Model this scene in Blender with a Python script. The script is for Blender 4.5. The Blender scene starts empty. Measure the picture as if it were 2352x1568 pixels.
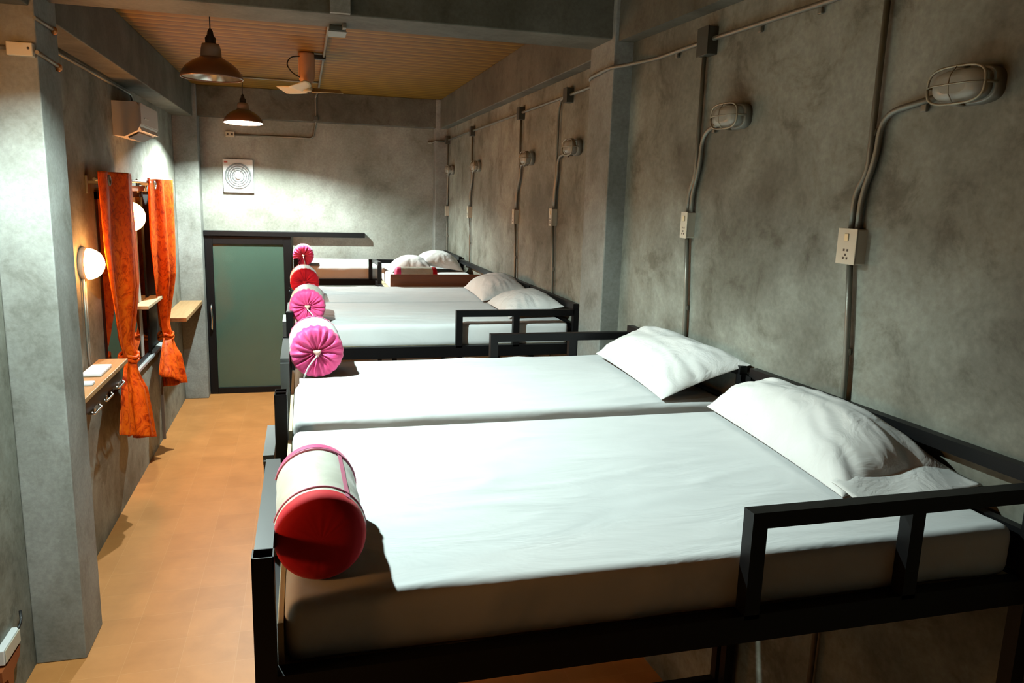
import bpy, bmesh, math, random
from mathutils import Vector, Matrix, noise
random.seed(7)
SC = bpy.context.scene
COL = SC.collection
PI = math.pi

# ------------------------------------------------------------------ materials
def mat(name, base=(.5, .5, .5), rough=.5, metal=0., spec=.5, emit=None, es=0., sheen=0., coat=0.):
    m = bpy.data.materials.new(name); m.use_nodes = True
    b = m.node_tree.nodes['Principled BSDF']
    b.inputs['Base Color'].default_value = (*base, 1)
    b.inputs['Roughness'].default_value = rough
    b.inputs['Metallic'].default_value = metal
    b.inputs['Specular IOR Level'].default_value = spec
    b.inputs['Sheen Weight'].default_value = sheen
    b.inputs['Coat Weight'].default_value = coat
    if emit:
        b.inputs['Emission Color'].default_value = (*emit, 1); b.inputs['Emission Strength'].default_value = es
    return m
def nd(m, t, **kw):
    n = m.node_tree.nodes.new(t)
    for k, v in kw.items():
        if hasattr(n, k): setattr(n, k, v)
        else: n.inputs[k].default_value = v
    return n
def lk(m, a, ao, b, bi): m.node_tree.links.new(a.outputs[ao], b.inputs[bi])
def coords(m, scale=(1, 1, 1)):
    tc = nd(m, 'ShaderNodeTexCoord'); mp = nd(m, 'ShaderNodeMapping'); mp.inputs['Scale'].default_value = scale
    lk(m, tc, 'Object', mp, 'Vector'); return mp
def noise_node(m, mp, scale, detail=6, rough=.6, dist=0.):
    n = nd(m, 'ShaderNodeTexNoise'); n.inputs['Scale'].default_value = scale; n.inputs['Detail'].default_value = detail
    n.inputs['Roughness'].default_value = rough; n.inputs['Distortion'].default_value = dist
    lk(m, mp, 'Vector', n, 'Vector'); return n
def ramp(m, src, out, stops):
    r = nd(m, 'ShaderNodeValToRGB'); e = r.color_ramp.elements
    while len(e) < len(stops): e.new(.5)
    for i, (p, c) in enumerate(stops): e[i].position = p; e[i].color = (*c, 1)
    lk(m, src, out, r, 'Fac'); return r
def bump(m, src, out, strength, dist=.01, normal=None):
    b = nd(m, 'ShaderNodeBump'); b.inputs['Strength'].default_value = strength; b.inputs['Distance'].default_value = dist
    lk(m, src, out, b, 'Height')
    if normal: lk(m, normal, 'Normal', b, 'Normal')
    lk(m, b, 'Normal', m.node_tree.nodes['Principled BSDF'], 'Normal'); return b
def mixc(m, a, ao, b, bo, f=.5, blend='MIX', fs=None):
    x = nd(m, 'ShaderNodeMix'); x.data_type = 'RGBA'; x.blend_type = blend; x.inputs['Factor'].default_value = f
    m.node_tree.links.new(a.outputs[ao], x.inputs[6]); m.node_tree.links.new(b.outputs[bo], x.inputs[7])
    if fs: m.node_tree.links.new(fs[0].outputs[fs[1]], x.inputs['Factor'])
    return x
def concrete(name, dark=(.150, .147, .116), light=(.335, .342, .292), s=1.0, contrast=.75):
    m = mat(name, rough=.62, spec=.35); P = m.node_tree.nodes['Principled BSDF']
    mp = coords(m, (s, s, s))
    a = noise_node(m, mp, 1.1, 6, .6, .25); b = noise_node(m, mp, 3.4, 12, .70, .45)
    mid = tuple((x + y) / 2 for x, y in zip(dark, light))
    ra = ramp(m, a, 'Fac', [(.36, dark), (.5, mid), (.62, light)])
    rb = ramp(m, b, 'Fac', [(.36, (.42, .39, .33)), (.46, (.86, .85, .82)), (.56, (1.02, 1.03, 1.03)), (.68, (1.28, 1.30, 1.30))])
    x = mixc(m, ra, 'Color', rb, 'Color', contrast, 'MULTIPLY')
    c = noise_node(m, mp, 45, 4, .6); rc = ramp(m, c, 'Fac', [(.35, (.88, .88, .88)), (.65, (1.07, 1.07, 1.07))])
    y = mixc(m, x, 2, rc, 'Color', 1., 'MULTIPLY')
    m.node_tree.links.new(y.outputs[2], P.inputs['Base Color'])
    bump(m, b, 'Fac', .25, .01); return m
def cloth(name, c1, c2, scale=6, rough=.8, bs=.15, sheen=.1, stretch=(1, 1, 1), bscale=None, spec=.3, bd=.01):
    m = mat(name, rough=rough, sheen=sheen, spec=spec); P = m.node_tree.nodes['Principled BSDF']
    mp = coords(m, stretch); n = noise_node(m, mp, scale, 5, .6, .5)
    r = ramp(m, n, 'Fac', [(.35, c1), (.65, c2)]); lk(m, r, 'Color', P, 'Base Color')
    n2 = noise_node(m, mp, bscale or scale * 2, 4, .55, .8); bump(m, n2, 'Fac', bs, bd); return m
def wood(name, c1, c2, axis, scale=3., rough=.5, coat=.0):
    m = mat(name, rough=rough, coat=coat); P = m.node_tree.nodes['Principled BSDF']
    sc = [14, 14, 14]; sc[axis] = 1.1
    mp = coords(m, sc); n = noise_node(m, mp, scale, 6, .6, .4)
    r = ramp(m, n, 'Fac', [(.3, c1), (.7, c2)]); lk(m, r, 'Color', P, 'Base Color'); bump(m, n, 'Fac', .08); return m

CONC = concrete('polished_concrete')
CONC_FAR = concrete('far_wall_concrete', (.24, .245, .205), (.39, .40, .355), .9, .42)
CONC_COL = concrete('column_concrete', (.22, .225, .20), (.34, .35, .325), 1.2, .45)
CONC_SHADED = concrete('shade_darkened_concrete', (.085, .082, .062), (.15, .147, .118), 1.2, .6)  # concrete darkened, so the shade on the beams sits in the colour
BLACK = mat('black_painted_steel', (.004, .004, .0045), .45, 0, .25)
SHEET = cloth('white_sheet', (.70, .71, .70), (.75, .76, .75), 3, .85, .35, .05, (1, 2.2, 1), 3.2, .2, .02)
PILLOW = cloth('white_pillow_cotton', (.70, .69, .66), (.76, .75, .73), 4, .85, .5, .05, (1, 1, 1), 9, .2, .02)
PINK = cloth('pink_satin', (.84, .045, .21), (.90, .09, .30), 12, .5, .3, .3)
RED = cloth('red_satin', (.66, .003, .012), (.78, .006, .02), 8, .75, .12, .1)
CREAM = cloth('cream_silk', (.62, .60, .48), (.80, .78, .68), 5, .38, .5, .1, bscale=7, spec=.5)
WHITEC = cloth('white_silk', (.76, .76, .70), (.86, .86, .82), 5, .45, .4, .1, bscale=7)
BLUSH = mat('pink_piping', (.85, .25, .38), .6)
RIBBON = mat('white_ribbon', (.85, .8, .78), .6)
KNOTM = mat('beige_cord_knot', (.75, .45, .36), .7)
PLY = wood('pale_plywood', (.62, .50, .28), (.72, .60, .36), 1, 2.)
BROWN = wood('red_brown_board', (.17, .035, .004), (.26, .06, .008), 0, 2.5, .45)
SHELFW = wood('honey_wood', (.42, .24, .10), (.56, .34, .16), 1, 3, .4)
SHELFP = wood('light_wood', (.55, .42, .25), (.66, .52, .33), 0, 3, .5)
STEEL = mat('galvanised_steel', (.22, .215, .18), .42, .45)
DARKBOX = mat('dark_junction_metal', (.07, .072, .06), .5, .3)
IVORY = mat('ivory_plastic', (.62, .58, .46), .4)
SLOT = mat('socket_slot', (.05, .04, .03), .5)
SWITCHM = mat('switch_rocker', (.8, .68, .42), .3)
LAMPG = mat('lamp_grey_metal', (.28, .28, .24), .45, .3)
WIRE = mat('cage_wire', (.34, .32, .24), .4, .4)
ACW = mat('ac_white_plastic', (.62, .58, .52), .4)
CHROME = mat('chrome', (.75, .76, .76), .18, 1)
WHITEP = mat('white_plastic', (.75, .77, .76), .4)
GREYP = mat('grey_plastic', (.22, .235, .235), .5)
BOOKM = mat('white_paper', (.80, .80, .84), .7)
SHADE = mat('brown_enamel', (.20, .09, .05), .3, .35, coat=.4)
SHADEN = mat('grey_shade_neck', (.30, .24, .20), .4, .3)
SHADEI = mat('white_shade_lining', (.80, .80, .78), .3, .2)
SHADEC = mat('silver_reflector', (.80, .74, .66), .22, .9)
BLACKR = mat('black_rubber', (.01, .01, .01), .5)
FANB = mat('fan_beige_enamel', (.62, .35, .20), .4)
BLADE = mat('fan_cream_blade', (.55, .47, .27), .45)
WPANEL = mat('grey_window_panel', (.38, .40, .37), .4)
DARKWOOD = mat('dark_drawer_wood', (.035, .022, .014), .4)
BRASS = mat('brass', (.6, .4, .1), .3, .9)
CABLE = mat('black_cable', (.01, .01, .01), .5)
SOCKSHADOW = mat('painted_brown_shadow', (.28, .07, .015), .5)  # colour of the warm shadow painted below the low socket
def glass(name, tint, gl=.12, rough=.08, frost=None, ff=.5):
    m = bpy.data.materials.new(name); m.use_nodes = True; t = m.node_tree; t.nodes.clear()
    o = nd(m, 'ShaderNodeOutputMaterial'); x = nd(m, 'ShaderNodeMixShader'); x.inputs[0].default_value = gl
    a = nd(m, 'ShaderNodeBsdfTransparent'); a.inputs[0].default_value = (*tint, 1)
    g = nd(m, 'ShaderNodeBsdfGlossy'); g.inputs[0].default_value = (.9, .95, .92, 1); g.inputs[1].default_value = rough
    t.links.new(a.outputs[0], x.inputs[1]); t.links.new(g.outputs[0], x.inputs[2]); 
    if frost:
        y = nd(m, 'ShaderNodeMixShader'); y.inputs[0].default_value = ff; e = nd(m, 'ShaderNodeBsdfDiffuse'); e.inputs[0].default_value = (*frost, 1)
        t.links.new(x.outputs[0], y.inputs[1]); t.links.new(e.outputs[0], y.inputs[2]); t.links.new(y.outputs[0], o.inputs[0])
    else: t.links.new(x.outputs[0], o.inputs[0])
    return m
DOORGLASS = glass('green_tinted_glass', (.55, .75, .63), .10, .10, (.11, .175, .135), .5)
WINGLASS = glass('window_glass', (.5, .6, .55), .62, .015)
DOMEG = mat('ribbed_lamp_glass', (.66, .68, .60), .25, 0, .5)
DOMEG.node_tree.nodes['Principled BSDF'].inputs['Transmission Weight'].default_value = .45
def emis(name, c, s):
    return mat(name, (.8, .8, .8), .5, emit=c, es=s)
BULB_A = emis('cool_white_bulb', (.80, 1.0, .965), 8600)
BULB_C = emis('cool_white_bulb_far', (.86, 1.0, .96), 11500)
BULB_OFF = mat('unlit_bulb', (.7, .7, .7), .2)
GLOBE = emis('warm_lit_globe', (1., .40, .10), 85)
# ceiling: metal/wood strip deck running across the room
CEIL = mat('ceiling_strip_deck', rough=.55, spec=.3)
def _ceil():
    m = CEIL; P = m.node_tree.nodes['Principled BSDF']
    tc = nd(m, 'ShaderNodeTexCoord'); sp = nd(m, 'ShaderNodeSeparateXYZ'); lk(m, tc, 'Object', sp, 0)
    mu = nd(m, 'ShaderNodeMath', operation='MULTIPLY'); mu.inputs[1].default_value = 7.; lk(m, sp, 'Y', mu, 0)
    fr = nd(m, 'ShaderNodeMath', operation='FRACT'); lk(m, mu, 0, fr, 0)
    r = ramp(m, fr, 0, [(0., (.04, .018, .003)), (.12, (.17, .083, .006)), (.6, (.225, .115, .007)), (.92, (.33, .20, .03)), (1., (.05, .022, .004))])
    mp = coords(m, (.6, 9, 1)); n = noise_node(m, mp, 2.2, 5, .6); rn = ramp(m, n, 'Fac', [(.3, (.62, .60, .50)), (.7, (1.15, 1.1, 1.0))])
    x = mixc(m, r, 'Color', rn, 'Color', 1., 'MULTIPLY'); m.node_tree.links.new(x.outputs[2], P.inputs['Base Color'])
    bump(m, r, 'Color', .5, .01)
_ceil()
FLOOR = mat('terracotta_floor_tile', rough=.45, spec=.22)
def _floor():
    m = FLOOR; P = m.node_tree.nodes['Principled BSDF']
    mp = coords(m)
    br = nd(m, 'ShaderNodeTexBrick'); br.offset = 0.; br.squash = 1.
    br.inputs['Scale'].default_value = 1.; br.inputs['Mortar Size'].default_value = .0016; br.inputs['Mortar Smooth'].default_value = .2
    br.inputs['Brick Width'].default_value = .285; br.inputs['Row Height'].default_value = .285; br.inputs['Bias'].default_value = 0.
    br.inputs['Color1'].default_value = (.58, .245, .075, 1); br.inputs['Color2'].default_value = (.53, .22, .065, 1); br.inputs['Mortar'].default_value = (.60, .28, .10, 1)
    mp.inputs['Location'].default_value = (.115, .04, 0)
    lk(m, mp, 'Vector', br, 'Vector')
    n = noise_node(m, mp, 3.5, 6, .6, .3); rn = ramp(m, n, 'Fac', [(.3, (.86, .84, .80)), (.7, (1.06, 1.06, 1.06))])
    x = mixc(m, br, 'Color', rn, 'Color', 1., 'MULTIPLY'); m.node_tree.links.new(x.outputs[2], P.inputs['Base Color'])
    bump(m, n, 'Fac', .06)
_floor()
# orange satin curtain with damask mottling
CURT = mat('orange_satin', rough=.5, sheen=.0, spec=.18)
def _curt():
    m = CURT; P = m.node_tree.nodes['Principled BSDF']
    mp = coords(m, (1, 1, .7)); n = noise_node(m, mp, 13, 6, .65, 2.2)
    r = ramp(m, n, 'Fac', [(.34, (.42, .028, .001)), (.5, (.84, .105, .004)), (.68, (.92, .17, .008))])
    lk(m, r, 'Color', P, 'Base Color'); n2 = noise_node(m, mp, 30, 3, .5, 1.); bump(m, n2, 'Fac', .25, .01)
_curt()

# ------------------------------------------------------------------ mesh helpers
def new(): return bmesh.new()
def box(bm, x0, x1, y0, y1, z0, z1, bev=0.):
    t = bmesh.new(); bmesh.ops.create_cube(t, size=1.)
    for v in t.verts: v.co = Vector(((x0 + x1) / 2 + v.co.x * abs(x1 - x0), (y0 + y1) / 2 + v.co.y * abs(y1 - y0), (z0 + z1) / 2 + v.co.z * abs(z1 - z0)))
    if bev: bmesh.ops.bevel(t, geom=t.edges[:], offset=bev, segments=2, affect='EDGES', profile=.5)
    me = bpy.data.meshes.new('t'); t.to_mesh(me); t.free(); bm.from_mesh(me); bpy.data.meshes.remove(me); return bm
def prism(bm, pts, z0, z1):
    a = [bm.verts.new((x, y, z0)) for x, y in pts]; b = [bm.verts.new((x, y, z1)) for x, y in pts]
    bm.faces.new(a[::-1]); bm.faces.new(b); n = len(pts)
    for i in range(n): bm.faces.new((a[i], a[(i + 1) % n], b[(i + 1) % n], b[i]))
    bmesh.ops.recalc_face_normals(bm, faces=bm.faces[:]); return bm
def bar(bm, p, q, w, h=None, up=(0, 0, 1)):
    """a rectangular tube from p to q"""
    p = Vector(p); q = Vector(q); h = h or w; d = (q - p).normalized(); up = Vector(up)
    if abs(d.dot(up)) > .99: up = Vector((0, 1, 0))
    s = d.cross(up).normalized(); u = s.cross(d)
    R = [(-1, -1), (1, -1), (1, 1), (-1, 1)]
    a = [bm.verts.new(p + s * i * w / 2 + u * j * h / 2) for i, j in R]; b = [bm.verts.new(q + s * i * w / 2 + u * j * h / 2) for i, j in R]
    fs = [bm.faces.new(a), bm.faces.new(b[::-1])]
    for i in range(4): fs.append(bm.faces.new((a[i], b[i], b[(i + 1) % 4], a[(i + 1) % 4])))
    bmesh.ops.recalc_face_normals(bm, faces=fs); return bm
def tube(bm, pts, r, n=10, cap=True):
    pts = [Vector(p) for p in pts]; rings = []; prev = None
    for i, p in enumerate(pts):
        d = ((pts[min(i + 1, len(pts) - 1)] - pts[max(i - 1, 0)])).normalized()
        if prev is None:
            prev = Vector((0, 0, 1)) if abs(d.z) < .9 else Vector((1, 0, 0))
        s = (prev - d * prev.dot(d)).normalized(); prev = s; u = d.cross(s)
        rr = r(i) if callable(r) else r
        rings.append([bm.verts.new(p + (s * math.cos(2 * PI * k / n) + u * math.sin(2 * PI * k / n)) * rr) for k in range(n)])
    for a, b in zip(rings, rings[1:]):
        for k in range(n):
            f = bm.faces.new((a[k], a[(k + 1) % n], b[(k + 1) % n], b[k])); f.smooth = True
    if cap: bm.faces.new(rings[0][::-1]); bm.faces.new(rings[-1])
    return bm
def fillet(pts, r=.06, n=6):
    """round the corners of a polyline"""
    P = [Vector(p) for p in pts]; out = [P[0]]
    for i in range(1, len(P) - 1):
        a, b, c = P[i - 1], P[i], P[i + 1]; d1 = (a - b); d2 = (c - b); rr = min(r, d1.length * .49, d2.length * .49)
        s = b + d1.normalized() * rr; e = b + d2.normalized() * rr
        for k in range(n + 1):
            t = k / n; out.append(s * (1 - t) ** 2 + b * 2 * t * (1 - t) + e * t * t)
    out.append(P[-1]); return out
def lathe(bm, prof, c=(0, 0, 0), axis='Z', n=40, smooth=True, wob=None):
    c = Vector(c); rings = []
    def P(r, h, a):
        if wob: r, h = wob(r, h, a)
        x, y = r * math.cos(a), r * math.sin(a)
        v = {'Z': (x, y, h), 'Y': (x, h, y), 'X': (h, x, y)}[axis]; return c + Vector(v)
    for r, h in prof:
        if r < 1e-6: rings.append([bm.verts.new(P(0, h, 0))])
        else: rings.append([bm.verts.new(P(r, h, 2 * PI * k / n)) for k in range(n)])
    fs = []
    for a, b in zip(rings, rings[1:]):
        for k in range(n):
            k2 = (k + 1) % n
            if len(a) == 1 and len(b) == 1: continue
            if len(a) == 1: f = bm.faces.new((a[0], b[k2], b[k]))
            elif len(b) == 1: f = bm.faces.new((a[k], a[k2], b[0]))
            else: f = bm.faces.new((a[k], a[k2], b[k2], b[k]))
            f.smooth = smooth; fs.append(f)
    bmesh.ops.recalc_face_normals(bm, faces=fs); return bm
def grid(bm, nu, nv, f, closed_u=False):
    V = [[bm.verts.new(f(i / nu, j / nv)) for j in range(nv + 1)] for i in range(nu + (0 if closed_u else 1))]
    m = len(V)
    for i in range(nu):
        for j in range(nv):
            fc = bm.faces.new((V[i][j], V[(i + 1) % m][j], V[(i + 1) % m][j + 1], V[i][j + 1])); fc.smooth = True
    return V
def rbox(bm, x0, x1, y0, y1, z0, z1, r, nx, ny, nz, disp=None):
    """rounded dense box, optional displacement disp(p, normal)->p"""
    c = Vector(((x0 + x1) / 2, (y0 + y1) / 2, (z0 + z1) / 2)); h = Vector(((x1 - x0) / 2, (y1 - y0) / 2, (z1 - z0) / 2))
    def place(p):
        q = Vector((p[0] * h.x, p[1] * h.y, p[2] * h.z)); k = Vector([max(-(h[i] - r), min(h[i] - r, q[i])) for i in range(3)])
        d = q - k
        nrm = d.normalized() if d.length > 1e-9 else Vector((0, 0, 1)); out = c + k + nrm * r
        return disp(out, nrm) if disp else out
    def ease(t, n):  # denser at the edges
        return math.sin((t - .5) * PI * .94) / math.sin(PI * .47)
    t = bmesh.new()
    for ax, (na, nb) in {0: (ny, nz), 1: (nz, nx), 2: (nx, ny)}.items():
        for s in (-1, 1):
            def f(u, v, ax=ax, s=s):
                p = [0, 0, 0]; p[ax] = s; p[(ax + 1) % 3] = ease(u, na); p[(ax + 2) % 3] = ease(v, nb); return place(p)
            grid(t, na, nb, f)
    bmesh.ops.remove_doubles(t, verts=t.verts[:], dist=1e-5); bmesh.ops.recalc_face_normals(t, faces=t.faces[:])
    me = bpy.data.meshes.new('t'); t.to_mesh(me); t.free(); bm.from_mesh(me); bpy.data.meshes.remove(me); return bm

def put(name, bm, m, base=(0, 0, 0), parent=None):
    me = bpy.data.meshes.new(name); b = Vector(base)
    for v in bm.verts: v.co -= b
    bm.to_mesh(me); bm.free()
    ms = m if isinstance(m, (list, tuple)) else [m]
    for k in ms: me.materials.append(k)
    o = bpy.data.objects.new(name, me); COL.objects.link(o)
    if parent: o.parent = parent
    else: o.location = b
    return o
class Thing:
    def __init__(s, name, label, cat, base, group=None, kind=None):
        s.b = Vector(base); s.o = bpy.data.objects.new(name, None); s.o.location = s.b; s.o.empty_display_size = .1; COL.objects.link(s.o)
        if label: s.o['label'] = label
        if cat: s.o['category'] = cat
        if group: s.o['group'] = group
        if kind: s.o['kind'] = kind
    def part(s, name, bm, m, label=None, parent=None):
        o = put(name, bm, m, s.b, parent or s.o)
        if label: o['label'] = label
        return o
def single(name, bm, m, label, cat, base, group=None):
    o = put(name, bm, m, base); o['label'] = label; o['category'] = cat
    if group: o['group'] = group
    return o
def struct(name, bm, m, label=None):
    o = put(name, bm, m); o['kind'] = 'structure'
    if label: o['label'] = label
    return o

# ------------------------------------------------------------------ the room
XL, XR, YF, ZC, YN = -1.41, 1.75, 9.80, 3.65, -3.2
SL = .0612
def wx(y, off=0.): return XR + SL * max(0., 4.05 - y) - off
struct('floor', box(new(), XL - .2, 2.4, YN - .2, YF + .2, -.1, 0), FLOOR)
struct('ceiling', box(new(), XL - .2, 2.4, YN - .2, YF + .2, ZC, ZC + .12), CEIL)
struct('wall_back', box(new(), XL - .2, 2.4, YF, YF + .2, 0, ZC), CONC_FAR)
struct('wall_front', box(new(), XL - .2, 2.4, YN - .2, YN, 0, ZC), mat('dark_bounce_absorber', (.05, .035, .025), .7))  # unseen end wall, darkened to cut light bounced onto the mattress front
struct('wall_right', prism(new(), [(XR, YF + .2), (XR, 4.05), (wx(YN - .2), YN - .2), (2.4, YN - .2), (2.4, YF + .2)], 0, ZC), CONC)
# left wall with the window opening
WY0, WY1, WZ0, WZ1 = 5.98, 8.20, .95, 2.45
b = new()
box(b, XL - .14, XL, YN - .2, WY0, 0, ZC); box(b, XL - .14, XL, WY1, YF + .2, 0, ZC)
box(b, XL - .14, XL, WY0, WY1, 0, WZ0); box(b, XL - .14, XL, WY0, WY1, WZ1, ZC)
struct('wall_left', b, CONC)
# the dim room glimpsed behind the opening
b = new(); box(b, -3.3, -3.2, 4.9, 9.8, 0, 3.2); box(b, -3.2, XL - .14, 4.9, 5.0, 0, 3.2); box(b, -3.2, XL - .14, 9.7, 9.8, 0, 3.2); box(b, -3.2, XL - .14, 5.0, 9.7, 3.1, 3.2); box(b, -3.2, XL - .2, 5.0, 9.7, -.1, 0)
struct('wall_adjoining_room', b, CONC_SHADED)
# columns
struct('trim_1', box(new(), XL, -1.17, 4.14, 4.48, 0, ZC, .006), CONC_COL, 'concrete column on the window side, near the camera')
struct('trim_2', box(new(), XL, -1.15, 9.55, YF, 0, ZC, .006), CONC_COL, 'concrete corner column beside the sliding door')
struct('trim_3', box(new(), 1.64, XR + .03, 4.04, 4.40, 0, ZC, .006), CONC_COL, 'concrete column halfway along the bed wall')
struct('trim_4', box(new(), 1.60, XR, 9.62, YF, 0, ZC, .006), CONC_COL, 'concrete corner column at the far end of the bed wall')
# beams
struct('trim_5', box(new(), XL, 1.655, 4.08, 4.40, 3.36, ZC, .006), CONC_SHADED, 'concrete beam crossing the ceiling')
struct('trim_6', box(new(), 1.655, XR, 4.06, YF, 3.305, ZC, .006), CONC_SHADED, 'concrete beam along the bed wall')
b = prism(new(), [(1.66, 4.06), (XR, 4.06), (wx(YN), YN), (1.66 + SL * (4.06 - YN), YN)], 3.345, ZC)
struct('trim_7', b, CONC_SHADED, 'near part of the beam along the bed wall')
struct('trim_8', box(new(), XL, -1.19, YN, 9.62, 3.29, ZC, .006), CONC_SHADED, 'concrete beam along the window wall')
struct('trim_9', box(new(), -1.19, 1.655, 9.64, YF, 3.31, ZC, .006), CONC_SHADED, 'concrete beam over the far wall')
struct('trim_10', box(new(), XL, XL + .025, 7.99, 8.02, 0, .95), mat('brown_shadow_strip', (.16, .11, .08), .6), 'narrow brown painted shadow strip under the far window jamb')  # brown strip paints in the shadow line at the wall step
struct('trim_11', box(new(), .145, .243, 4.045, 4.08, 3.362, ZC), CONC_COL, 'flat grey cover strip on the face of the cross beam')

# ------------------------------------------------------------------ sliding door
d = Thing('door_1', 'sliding glass door in a black frame on the far wall', None, (-.65, 9.77, 0), kind='structure')
b = new(); y0, y1 = 9.735, 9.795
box(b, -1.145, -1.055, y0, y1, 0, 1.985, .004); box(b, -.245, -.155, y0, y1, 0, 1.95, .004)
box(b, -1.055, -.245, y0, y1, 0.0, .075, .004); box(b, -1.055, -.245, y0, y1, 1.845, 1.94, .004)
d.part('door_frame', b, BLACK)
d.part('glass_pane', box(new(), -1.055, -.245, 9.76, 9.768, .075, 1.845), DOORGLASS, 'green tinted glass')
d.part('top_track', box(new(), -1.150, .735, 9.70, 9.798, 1.945, 2.005, .004), BLACK)
b = new(); tube(b, fillet([(-1.095, 9.735, .80), (-1.095, 9.69, .83), (-1.085, 9.675, .96), (-1.095, 9.69, 1.09), (-1.095, 9.735, 1.12)], .05), .011)
d.part('door_handle', b, CHROME, 'chrome bow handle')

# ------------------------------------------------------------------ window opening on the left wall
w = Thing('window_1', 'black framed window opening between the orange curtains', None, (XL, 7.1, WZ0), kind='structure')
b = new(); X0, X1 = XL - .09, XL + .004
box(b, X0, X1, 5.98, 6.05, .95, 2.45); box(b, X0, X1, 5.98, 7.66, 2.40, 2.45); box(b, X0, X1, 5.98, 7.66, .95, .98)
box(b, X0, X1, 7.62, 7.66, .98, 2.40)
w.part('frame', b, BLACK)
w.part('glass_pane', box(new(), XL - .012, XL - .006, 6.05, 7.66, .95, 2.45), WINGLASS)
b = new(); box(b, XL - .016, XL - .002, 7.26, 7.36, 1.0, 2.45, .002); w.part('mullion', b, WPANEL, 'pale grey upright bar')
b = new(); box(b, XL - .10, XL - .02, 7.66, 8.20, .97, 2.45); w.part('dark_reflection', b, mat('painted_black_reflection', (.004, .004, .004), .6), 'black panel painted as a reflection')  # black panel standing in for the dark reflection of the curtain
w.part('sill', box(new(), XL - .02, XL + .03, 6.9, 8.22, .925, .955, .004), mat('pale_metal_sill', (.6, .64, .66), .35, .3), 'pale metal sill')
single('plank_shelf', box(new(), XL - .005, -1.30, 7.05, 7.78, 1.458, 1.488, .004), SHELFP, 'pale wooden plank shelf jutting from the window between the curtains', 'shelf', (XL, 7.4, 1.458))

# ------------------------------------------------------------------ curtains
def curtain(label, ys, zs, xc, seed):
    """ys: (top y0,y1),(knot y0,y1),(bottom y0,y1); zs: top,knot,bottom"""
    (t0, t1), (k0, k1), (b0, b1) = ys; zt, zk, zb = zs
    T = Thing('curtain', label, 'curtain', (xc, (t0 + t1) / 2, zt), 'orange tied curtains')
    def prof(z):
        if z > zk:
            s = (z - zk) / (zt - zk); e = min(1., max(0., s / .62)) ** .6
            return k0 + (t0 - k0) * e, k1 + (t1 - k1) * e, s
        s = (zk - z) / (zk - zb); e = min(1, s * 1.05) ** .7
        return k0 + (b0 - k0) * e, k1 + (b1 - k1) * e, -s
    def f(u, v):
        z = zt + (zb - zt) * v; a, c, s = prof(z); z -= .27 * u * max(0., -s); y = a + (c - a) * u
        wdt = (c - a)
        amp = .030 * min(1., wdt / .7) + .012
        ph = noise.noise(Vector((u * 3, z * .8, seed))) * 1.4
        x = xc + amp * .7 * math.sin(u * 2 * PI * 2.6 + ph + seed) + .0025 * math.sin(u * 2 * PI * 7 + z * 2 + seed) * (1 + 5 * max(0, -s))
        x += .10 * min(1., u / .62) * min(1, abs(s) * 2.5); x -= (.15 * max(0., (u - .66) / .34) ** 1.2) * min(1, abs(s) * 2.5)
        if s >= 0: x += .10 * u * u * min(1, s * 1.6) * 0
        near = math.exp(-((z - zk) / .09) ** 2)
        x += near * (.05 * math.sin(PI * u))
        x += .07 * max(0., -s) * math.sin(PI * u)
        return Vector((x, y, z + .006 * math.sin(u * 2 * PI * 4 + seed) * (1 if v > .97 else 0)))
    b = new(); grid(b, 110, 150, f)
    o = T.part('fabric', b, CURT); md = o.modifiers.new('t', 'SOLIDIFY'); md.thickness = .004
    # knot band
    b = new(); yk = (k0 + k1) / 2
    for dz in (-.018, .012):
        tube(b, [(xc + .015 + .065 * math.cos(a), yk + ((k1 - k0) / 2 + .004) * math.sin(a), zk + dz + .012 * math.sin(3 * a)) for a in [i * 2 * PI / 24 for i in range(25)]], .013, 8)
    T.part('knot', b, CURT)
    for k in range(3):
        y = t0 + (t1 - t0) * (.16 + .34 * k)
        b = new(); tube(b, [(xc + .045, y + .032 * math.cos(a), zt - .06 + .032 * math.sin(a)) for a in [i * 2 * PI / 20 for i in range(21)]], .008, 6)
        T.part('grommet', b, LAMPG, 'metal ring')
curtain('near orange satin curtain tied in a knot, beside the lit wall lamp', ((5.72, 6.70), (6.18, 6.36), (5.76, 6.56)), (2.59, 1.21, .74), -1.33, .4)
curtain('far orange satin curtain tied in a knot, beside the sliding door corner', ((7.42, 8.36), (7.80, 7.98), (7.40, 8.02)), (2.57, 1.08, .80), -1.33, 2.1)
T = Thing('curtain_rod', 'thin metal curtain rod holding both orange curtains', 'curtain rod', (-1.33, 7.2, 2.53))
T.part('rod', tube(new(), [(-1.33, 5.68, 2.535), (-1.33, 8.85, 2.535)], .012), LAMPG)
for y in (5.80, 7.45, 8.75):
    b = new(); box(b, XL, -1.395, y - .03, y + .03, 2.44, 2.56, .003); bar(b, (-1.40, y, 2.515), (-1.315, y, 2.515), .018)
    T.part('bracket', b, STEEL)
T = Thing('curtain_track', 'short brown rail below the curtain rod above the window', 'rail', (-1.385, 7.1, 2.47))
b = new(); box(b, XL, -1.372, 6.75, 7.62, 2.455, 2.50, .003); T.part('rail', b, mat('brown_rail', (.25, .13, .08), .5))
b = new(); box(b, -1.40, -1.36, 7.60, 7.64, 2.445, 2.51, .002); T.part('end_cap', b, STEEL)

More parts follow.
